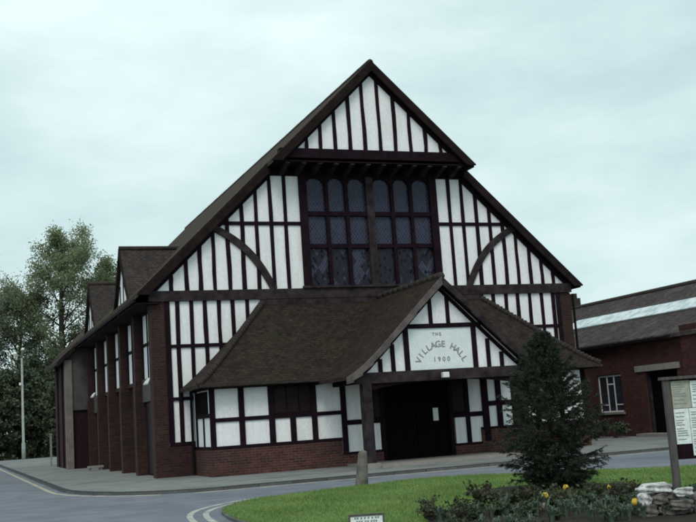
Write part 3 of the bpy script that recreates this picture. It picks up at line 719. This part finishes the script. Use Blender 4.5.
# dark conifer on the lawn
def conifer(loc, h, r):
    global RNG
    rng = random.Random(4); RNG = np.random.default_rng(4)
    t = empty('conifer', loc, 'small dark bushy conifer standing in the lawn in front of the hall', 'conifer tree'); L = Vector(loc)
    mb = MB(); mb.tube([L - Vector((0,0,.1)), L + Vector((.02,0,h*.5)), L + Vector((.01,.02,h*.97))], [.055,.035,.006], 7)
    c = []; dirs = []
    nb = 270
    for i in range(nb):
        f = (i+.5)/nb; z = .03 + (h-.15)*f**1.08
        p = L + Vector((0,0,z)); az = i*2.399 + rng.uniform(-.5,.5)
        prof = float(np.interp(z/h, (0,.05,.14,.28,.42,.6,.8,.9,.95,1), (.50,.62,.84,1.0,.92,.66,.36,.17,.07,.025)))
        ln = r*prof*rng.uniform(.6,1.07)
        el = -.16 + .9*f + rng.uniform(-.12,.12)
        d = Vector((math.cos(az), math.sin(az), el)).normalized()
        q = [p, p + d*ln*.5 - Vector((0,0,.03*ln)), p + d*ln + Vector((0,0,.10*ln))]
        mb.tube(q, [.014*(1.1-f), .008, .002], 4, cap=False)
        def twig(a, b, n, sp):
            ax = (b-a)
            for _ in range(n):
                g = rng.random(); c.append(a + ax*g)
                v = Vector((rng.gauss(0,1), rng.gauss(0,1), rng.gauss(0,1))).normalized()
                dirs.append((ax.normalized()*.75 + v*sp).normalized())
        twig(q[1], q[2], int(110*ln/r)+14, .85)
        twig(q[0].lerp(q[1],.3), q[1], int(50*ln/r)+8, .95)
        side = d.cross(Vector((0,0,1))).normalized()
        ntw = int(5 + 13*ln/r)
        for k in range(ntw):
            g = rng.uniform(.2,.98); s = q[0].lerp(q[1], g*2) if g < .5 else q[1].lerp(q[2], g*2-1)
            dd = (d*.7 + side*rng.choice((-1,1))*rng.uniform(.4,1) + Vector((0,0,rng.gauss(-.08,.2)))).normalized()
            l2 = (.08 + .2*ln*(1.1-g))*rng.uniform(.7,1.4); e = s + dd*l2 - Vector((0,0,.15*l2))
            twig(s, e, int(26 + 110*l2), .8)
    mb.build('trunk', M['bark'], t, smooth=True)
    # leader
    for k in range(60):
        c.append(L + Vector((.01,.02,h*(.86+.14*k/60)))); v = Vector((rng.gauss(0,1), rng.gauss(0,1), 1.3)).normalized(); dirs.append(v)
    C = np.array(c); D = np.array(dirs); n = len(C)
    ln = RNG.uniform(.028,.06,n)[:,None]; v = RNG.normal(size=(n,3)); v -= D*(D*v).sum(1,keepdims=True); v /= np.linalg.norm(v,axis=1,keepdims=True)
    w = .0055
    MB().quads(np.stack([C - v*w, C + v*w, C + D*ln], 1)).build('crown', M['needle'], t)
conifer((3.80,-16.78,0), 2.78, 1.08)

# bedding plants
def plant_proto(name, seed, h, r, n, size, leaf, label, cat, group, stems=9):
    global RNG
    rng = random.Random(seed); RNG = np.random.default_rng(seed)
    t = empty(name, (0,0,0), label, cat, group); mb = MB(); c = []
    for i in range(stems):
        az = rng.uniform(0,6.283); l = h*rng.uniform(.6,1.1); o = r*rng.uniform(.2,1)
        q = [Vector((0,0,-.02)), Vector((math.cos(az)*o*.4, math.sin(az)*o*.4, l*.55)), Vector((math.cos(az)*o, math.sin(az)*o, l))]
        mb.tube(q, [.006,.004,.002], 4, cap=False)
        for k in range(n//stems):
            g = rng.uniform(.25,1); s = q[0].lerp(q[1], g*2) if g < .5 else q[1].lerp(q[2], g*2-1)
            c.append(s + Vector((rng.gauss(0,.03), rng.gauss(0,.03), rng.gauss(0,.02))))
    mb.build('stem', M['bark'], t); MB().quads(leaf_quads(np.array(c), size, ratio=.65)).build('foliage', M[leaf], t)
    return t
def strap_proto(name, seed, h, n, label, cat, group):
    rng = random.Random(seed); t = empty(name, (0,0,0), label, cat, group); mb = MB()
    for i in range(n):
        az = rng.uniform(0,6.283); l = h*rng.uniform(.6,1.1); o = h*rng.uniform(.15,.7); w = rng.uniform(.009,.018)
        d = Vector((math.cos(az), math.sin(az), 0)); s = Vector((-d.y, d.x, 0))
        pr = [d*.02, d*o*.35 + Vector((0,0,l*.55)), d*o*.75 + Vector((0,0,l*.9)), d*o*1.1 + Vector((0,0,l*.86))]
        ws = [w*.7, w, w*.75, .001]
        for k in range(3): mb.add([pr[k]-s*ws[k], pr[k]+s*ws[k], pr[k+1]+s*ws[k+1], pr[k+1]-s*ws[k+1]], [(0,1,2,3)])
    mb.build('foliage', M['strap'], t)
    return t
pr1 = plant_proto('rose_bush', 71, .25, .22, 190, .055, 'rose', 'low rose bush with dark reddish leaves in the flower bed by the lawn', 'rose bush', 'rose bushes in the flower bed', 11)
pr2 = plant_proto('bedding_plant', 72, .16, .17, 220, .05, 'bedleaf', 'low leafy green bedding plant in the flower bed by the lawn', 'bedding plant', 'green bedding plants', 14)
pr3 = strap_proto('bulb_leaves', 73, .20, 26, 'clump of pale strap shaped bulb leaves at front of the flower bed', 'bulb plant', 'clumps of bulb leaves in the flower bed')
rng = random.Random(9)
def bed_spots(n, y0, y1, smin, smax, seed):
    r = random.Random(seed); out = []
    while len(out) < n:
        x = r.uniform(-.2, 4.2); y = r.uniform(y0, y1)
        if inside((x, y), bed) and all((x-a)**2 + (y-b)**2 > .05 for a, b, _ in out): out.append((x, y, r.uniform(smin, smax)))
    return out
def scatter(proto, spots):
    spots = [q for q in spots if q[1] < -18.55]
    for i, (x, y, s) in enumerate(spots):
        o = proto if i == 0 else copy_tree(proto)
        o.location = (x, y, 0); o.rotation_euler = (0, 0, rng.uniform(0,6.28)); o.scale = (s, s, s*rng.uniform(.9,1.15))
scatter(pr1, [(.35,-18.95,1.0),(.62,-19.4,.9),(1.3,-18.75,1.45),(1.62,-18.9,1.0),(1.25,-19.3,1.15),(1.75,-19.35,1.3),(2.15,-18.85,.9),(2.3,-18.3,.6),(2.75,-18.2,.5),(2.5,-19.0,1.0),(3.0,-19.1,.9),(3.3,-18.6,.8),(2.0,-19.9,.9),(2.85,-19.85,1.1),(3.25,-19.7,1.0),(.1,-19.6,.8),(3.55,-19.2,.9)] + bed_spots(8, -20.2, -18.8, .5, .8, 1))
scatter(pr2, [(.2,-19.3,1),(.9,-19.1,1.2),(1.0,-19.75,1.1),(1.55,-19.8,1.2),(1.95,-18.6,1.1),(2.1,-19.45,1.3),(2.6,-18.65,1.1),(2.65,-19.5,1.2),(3.1,-18.15,1.0),(3.5,-18.3,1.2),(3.45,-20.2,1.2),(.5,-20.0,1.1),(2.9,-20.4,1.2),(3.75,-18.9,1.0),(1.2,-20.3,1.1),(3.6,-17.6,.8),(2.7,-17.2,.8),(3.0,-17.9,.9)] + bed_spots(40, -21.9, -17.6, .5, .95, 2))
scatter(pr3, [(1.3,-20.35,1),(1.55,-20.55,1.1),(1.85,-20.5,1.1),(1.9,-20.95,1.0),(2.15,-20.75,1.2),(2.3,-21.05,1.0),(2.5,-20.75,1.1),(1.0,-20.1,1.0),(.7,-19.75,1.0),(1.6,-21.1,1.0),(2.05,-20.3,.9),(2.7,-20.9,1.0),(.3,-19.95,.9)] + bed_spots(34, -21.8, -19.6, .8, 1.2, 3) + [(1.85,-21.45,1.0),(1.95,-21.75,.9),(2.25,-21.75,.9),(1.6,-21.6,1.0),(2.5,-21.3,.9)] + bed_spots(16, -22.4, -20.6, .8, 1.1, 7))

def tulip(loc, h, petal, label):
    t = empty('tulip', loc, label, 'tulip', 'tulips in the flower bed'); L = Vector(loc)
    MB().tube([L, L+Vector((.01,0,h*.5)), L+Vector((.0,.01,h))], [.005,.004,.004], 6).build('stem', M['bedleaf'], t)
    fl = MB()
    for k in range(6):
        a = k*math.pi/3; rr = .036 if k % 2 else .031; d = Vector((math.cos(a), math.sin(a), 0)); s = Vector((-d.y, d.x, 0)); p = L + Vector((0,.01,h))
        rows = [(0,.004,.010),(rr*.9,.02,.024),(rr*1.1,.05,.026),(rr*.8,.08,.016),(rr*.55,.098,.002)]
        vs = []
        for o_, z_, w_ in rows: vs += [p + d*o_*1.02 - s*w_ + Vector((0,0,z_)), p + d*(o_*1.22) + Vector((0,0,z_)), p + d*o_*1.02 + s*w_ + Vector((0,0,z_))]
        fs = []
        for i in range(4): fs += [(i*3,i*3+1,i*3+4,i*3+3), (i*3+1,i*3+2,i*3+5,i*3+4)]
        fl.add(vs, fs)
    fl.build('flower', M[petal], t, smooth=True)
    lf = MB()
    for a in (.4, 2.6, 4.4):
        d = Vector((math.cos(a), math.sin(a), 0)); s = Vector((-d.y, d.x, 0))
        rows = [(.0,.0,.012),(.04,.08,.022),(.08,.15,.014),(.11,.18,.001)]
        for i in range(3):
            o0,z0,w0 = rows[i]; o1,z1,w1 = rows[i+1]
            lf.add([L+d*o0-s*w0+Vector((0,0,z0)), L+d*o0+s*w0+Vector((0,0,z0)), L+d*o1+s*w1+Vector((0,0,z1)), L+d*o1-s*w1+Vector((0,0,z1))], [(0,1,2,3)])
    lf.build('leaf', M['strap'], t)
tulip((1.80,-19.75,0), .14, 'petal', 'yellow tulip furthest left, below the left side of the conifer')
tulip((2.55,-19.1,0), .16, 'petal', 'yellow tulip in front of the conifer trunk')
tulip((2.9,-19.72,0), .16, 'petal', 'yellow tulip right of the conifer, between it and the rockery')
tulip((2.03,-21.5,0), .12, 'petal', 'yellow tulip growing against the pale rockery stones')
tulip((1.60,-20.05,0), .03, 'petal_pink', 'small pinkish tulip low at the front of the bed')

# ------------------------------------------------------------------ rockery stones
def rock(center, size, rz, m, seed, label, boxy=.5):
    rng = random.Random(seed); me = bpy.data.meshes.new('rock')
    import bmesh
    bm = bmesh.new(); bmesh.ops.create_icosphere(bm, subdivisions=4, radius=1)
    ph = [rng.uniform(0,6) for _ in range(6)]
    cuts = [(Vector((rng.gauss(0,1), rng.gauss(0,1), rng.gauss(0,1))).normalized(), rng.uniform(.80,.96)) for _ in range(6)]
    for v in bm.verts:
        p = v.co.copy(); k = max(abs(p.x), abs(p.y), abs(p.z)); p = p.lerp(p/k*.86, min(.92, boxy+.25))
        s = 1 + .10*math.sin(3.1*p.x+ph[0])*math.sin(2.7*p.y+ph[1]) + .07*math.sin(6*p.z+ph[2]+2*p.x) + .04*math.sin(9*p.y+ph[3])*math.sin(8*p.x+ph[4]) + rng.uniform(-.012,.012)
        for cn, cd in cuts:
            ov = p.dot(cn) - cd
            if ov > 0: p = p - cn*ov*.92
        v.co = Vector((p.x*s*size[0]/2, p.y*s*size[1]/2, p.z*s*size[2]/2))
    bm.to_mesh(me); bm.free(); me.materials.append(M[m])
    o = bpy.data.objects.new('rock', me); COL.objects.link(o); o.location = center; o.rotation_euler = (0,0,rz)
    return tag(o, label, 'rock', 'stones of the rockery')
dv = Vector((.935,-.355)); O = Vector((2.05,-21.58)); bk = Vector((.355,.935))
def at_(u, v=0): q = O + dv*u + bk*v; return q.x, q.y
rz = math.atan2(dv.y, dv.x)
for (u, v, z, s, m, lb, bx) in (
    (.19,.02,.33,(.46,.28,.13),'rock_white','long whitish capstone lying on top of the rockery, sloping',.6),
    (.05,.0,.21,(.18,.22,.17),'rock_white','pale upright stone at left end of the rockery under the capstone',.5),
    (.22,-.02,.20,(.20,.22,.15),'rock','mottled dark stone in the middle of the rockery under the capstone',.5),
    (.38,.02,.19,(.18,.2,.16),'rock','dark stone at right of the rockery under the capstone',.5),
    (.06,-.01,.06,(.24,.24,.16),'rock','brown stone at bottom left corner of the rockery',.5),
    (.28,.0,.06,(.24,.24,.16),'rock','dark stone at bottom middle of the rockery',.5),
    (.52,.06,.07,(.28,.28,.18),'rock','dark rounded stone behind the lower grey block',.5),
    (.50,-.12,.27,(.26,.16,.11),'rock_white','squared light grey block in front of the notice board post',.9),
    (.46,-.16,.12,(.30,.18,.13),'rock','squared grey block lying below the lighter block',.85),
    (.78,.0,.12,(.32,.3,.30),'rock','large dark stone at the right edge of the photo',.5)):
    rock((*at_(u,v), z), s, rz + .15*math.sin(u*9), m, int(u*100)+int(z*1000), lb, bx)

# ------------------------------------------------------------------ notice board
nb_ = Vector((3.08,-20.98)); d2v = Vector((.935,-.355))
nbo = empty('notice_board', (nb_.x, nb_.y, 0), 'grey wooden notice board on posts with pale posters at right edge', 'notice board')
def bbox_(u0, u1, v0, v1, z0, z1):
    mb = MB(); f = lambda u, v, z: (nb_.x + d2v.x*u + .355*v, nb_.y + d2v.y*u + .935*v, z)
    v = [f(u0,v0,z0),f(u1,v0,z0),f(u1,v1,z0),f(u0,v1,z0),f(u0,v0,z1),f(u1,v0,z1),f(u1,v1,z1),f(u0,v1,z1)]
    return mb.add(v, [(0,3,2,1),(4,5,6,7),(0,1,5,4),(1,2,6,5),(2,3,7,6),(3,0,4,7)])
bbox_(-.045,.045,-.045,.045,-.1,1.66).build('post', M['post_wood'], nbo, bevel=.008); bbox_(1.1,1.19,-.045,.045,-.1,1.66).build('post', M['post_wood'], nbo, bevel=.008)
bbox_(-.08,1.22,-.07,.07,1.662,1.70).build('top_rail', M['post_wood'], nbo)
bbox_(.047,1.098,-.005,.03,.60,1.66).build('backing_board', M['timber'], nbo)
for (u0, u1, z0, z1, m) in ((.06,.31,1.275,1.64,'paper_old'), (.06,.262,.80,1.268,'paper'), (.268,.60,.64,1.268,'paper'), (.318,.62,1.275,1.63,'paper'), (.66,1.0,.8,1.5,'paper_old')):
    po = bbox_(u0,u1,-.012,-.006,z0,z1).build('poster', M[m], nbo)
    mb = MB(); z = z1-.05
    while z > z0+.05:
        q = bbox_(u0+.02, u0+.02+(u1-u0-.05)*random.uniform(.5,1), -.0135,-.0122, z-.012, z); mb.add(q.v, q.f); z -= random.choice((.03,.03,.05))
    mb.build('printed_lines', M['ink'], po)

# ------------------------------------------------------------------ stone post, little sign, lamp post, small things
mb = MB(); bx, by = 2.55, -10.85
secs = []
for z, w, d_, ox in ((-.12,.135,.12,-.03),(.12,.13,.115,-.015),(.3,.115,.105,.005),(.48,.105,.095,.02),(.6,.095,.09,.035),(.67,.085,.075,.045),(.71,.045,.045,.05)):
    secs.append([(bx+ox+w*math.copysign(abs(math.cos(a))**.6,math.cos(a))+jit(.006), by+d_*math.copysign(abs(math.sin(a))**.6,math.sin(a))+jit(.006), z) for a in [k*math.pi/6 for k in range(12)]])
vs = [p for s in secs for p in s]; fs = [(i*12+k, i*12+(k+1)%12, (i+1)*12+(k+1)%12, (i+1)*12+k) for i in range(len(secs)-1) for k in range(12)] + [tuple((len(secs)-1)*12+k for k in range(12))]
tag(mb.add(vs, fs).build('marker_post', M['post_stone'], smooth=True, loc=(bx,by,0)), 'short leaning weathered post at edge of lawn before the porch', 'post')
sg = empty('lawn_sign', (-1.12,-20.32,0), 'small low white sign with dark frame standing on the lawn at photo bottom', 'sign')
sp = Vector((-1.12,-20.32))
def sb_(u0,u1,v0,v1,z0,z1):
    mb = MB(); f = lambda u, v, z: (sp.x + .935*u + .355*v, sp.y - .355*u + .935*v, z)
    v = [f(u0,v0,z0),f(u1,v0,z0),f(u1,v1,z0),f(u0,v1,z0),f(u0,v0,z1),f(u1,v0,z1),f(u1,v1,z1),f(u0,v1,z1)]
    return mb.add(v, [(0,3,2,1),(4,5,6,7),(0,1,5,4),(1,2,6,5),(2,3,7,6),(3,0,4,7)])
sb_(-.2,.2,-.01,.01,.045,.225).build('panel', M['paper'], sg)
for q in ((-.225,.225,.225,.25),(-.225,.225,.02,.045)): sb_(q[0],q[1],-.018,.018,q[2],q[3]).build('frame', M['post_wood'], sg)
for u in (-.225,.2): sb_(u,u+.025,-.018,.018,.0451,.2249).build('frame', M['post_wood'], sg); sb_(u,u+.025,-.012,.012,-.1,.02).build('leg', M['post_wood'], sg)
mb = MB()
for z, a, b in ((.2,-.15,.15),(.16,-.13,.12),(.12,-.16,.16),(.08,-.1,.1)):
    u = a
    while u < b:
        q = sb_(u, u+.022, -.0115, -.0102, z-.012, z+.012); mb.add(q.v, q.f); u += random.choice((.03,.03,.045))
mb.build('printed_lines', M['ink'], sg)
lp = empty('lamp_post', (-.62,50.8,-.15), 'slim pale concrete lamp post in front of dark trees at far left', 'lamp post')
MB().tube([(-.62,50.8,-.2),(-.62,50.8,1.2),(-.62,50.8,1.25),(-.62,50.8,7.6)], [.15,.14,.10,.07], 10).build('column', M['concrete_pale'], lp, smooth=True)
MB().tube([(-.62,50.8,7.55),(-.62,50.75,7.95),(-.62,50.4,8.15),(-.62,49.9,8.2)], [.06,.05,.045,.045], 8).build('bracket', M['concrete_pale'], lp, smooth=True)
MB().tube([(-.62,50.1,8.16),(-.62,49.9,8.17),(-.62,49.3,8.16),(-.62,49.2,8.15)], [.05,.13,.12,.04], 8).build('lamp_head', M['white'], lp, smooth=True)
MB().box(-.86,-.72,50.6,50.72,5.55,5.75).build('sign_plate', M['white'], lp)
tag(MB().box(-.95,-.85,24.9,25.0,0,1.62).box(-.98,-.82,24.87,25.03,1.62,1.68).build('marker_post', M['concrete'], loc=(-.9,25,0)), 'pale slim post beside the far end of the low side wing', 'post')
tag(MB().box(-.62,.0,11.7,12.0,.12,.2).box(-.58,-.48,11.75,11.95,0,.12).box(-.14,-.04,11.75,11.95,0,.12).build('bench', M['concrete'], loc=(-.3,11.85,0)), 'low pale stone bench against the brick piers of the hall side', 'bench')

# ------------------------------------------------------------------ sky, sun, camera
SUN_EL, SUN_AZ = R(52), R(205)       # high, behind the camera and to the left, through thick cloud
world = bpy.data.worlds.new('World'); scene.world = world; world.use_nodes = True
nt = world.node_tree; nt.nodes.clear()
out = N(nt, 'ShaderNodeOutputWorld')
sky = N(nt, 'ShaderNodeTexSky'); sky.sky_type = 'NISHITA'; sky.sun_disc = False; sky.sun_elevation = SUN_EL; sky.sun_rotation = SUN_AZ
sky.air_density = 1.2; sky.dust_density = 3.0; sky.ozone_density = 1.0
b1 = N(nt, 'ShaderNodeBackground'); b1.inputs[1].default_value = .05; nt.links.new(sky.outputs[0], b1.inputs[0])
tc = N(nt, 'ShaderNodeTexCoord').outputs['Generated']
mp = N(nt, 'ShaderNodeMapping'); mp.inputs['Scale'].default_value = (1.5,1.5,4.0); mp.inputs['Location'].default_value = (.35,.1,.2); nt.links.new(tc, mp.inputs[0])
cl = noise(nt, 1.7, 6, mp.outputs[0], .55)
dt = N(nt, 'ShaderNodeVectorMath', operation='DOT_PRODUCT'); nt.links.new(tc, dt.inputs[0]); dt.inputs[1].default_value = (.56,.77,.307)
thick = maths(nt, 'MULTIPLY', ramp(nt, dt.outputs['Value'], .93, 1.0), .14)      # a thicker bank of cloud to the north east
c = mixc(nt, ramp(nt, maths(nt, 'SUBTRACT', cl, thick), .30, .62), (.47,.63,.645), (.77,.92,.925))
b2 = N(nt, 'ShaderNodeBackground'); b2.inputs[1].default_value = 1.12; nt.links.new(c, b2.inputs[0])
mx = N(nt, 'ShaderNodeMixShader'); mx.inputs[0].default_value = .88
nt.links.new(b1.outputs[0], mx.inputs[1]); nt.links.new(b2.outputs[0], mx.inputs[2]); nt.links.new(mx.outputs[0], out.inputs[0])
sl = bpy.data.lights.new('sun', 'SUN'); sl.energy = 1.35; sl.angle = R(25); sl.color = (1,.955,.88)
so = bpy.data.objects.new('sun', sl); COL.objects.link(so)
sd = Vector((math.sin(SUN_AZ)*math.cos(SUN_EL), math.cos(SUN_AZ)*math.cos(SUN_EL), math.sin(SUN_EL)))
so.rotation_euler = sd.to_track_quat('Z', 'Y').to_euler(); so.location = (0,-20,30)

cam = bpy.data.cameras.new('camera'); co = bpy.data.objects.new('camera', cam); COL.objects.link(co)
yaw, pit, rol = .3713, .1487, .0673
F = Vector((math.sin(yaw)*math.cos(pit), math.cos(yaw)*math.cos(pit), math.sin(pit)))
Rv = Vector((math.cos(yaw), -math.sin(yaw), 0)); U = Rv.cross(F)
R2 = Rv*math.cos(rol) - U*math.sin(rol); U2 = U*math.cos(rol) + Rv*math.sin(rol)
m = Matrix((R2, U2, -F)).transposed().to_4x4(); m.translation = Vector((-5.9766,-32.7545,1.4383))
co.matrix_world = m
cam.sensor_width = 36; cam.lens = 36*1046.94/696; cam.clip_end = 3000; cam.clip_start = .1
scene.camera = co
scene.render.engine = 'CYCLES'
scene.cycles.pixel_filter_type = 'BLACKMAN_HARRIS'; scene.cycles.filter_width = 1.9
vs_ = scene.view_settings
scene.display_settings.display_device = 'sRGB'
vs_.view_transform = 'Standard'; vs_.look = 'None'; vs_.exposure = .14; vs_.gamma = 1; vs_.use_curve_mapping = False
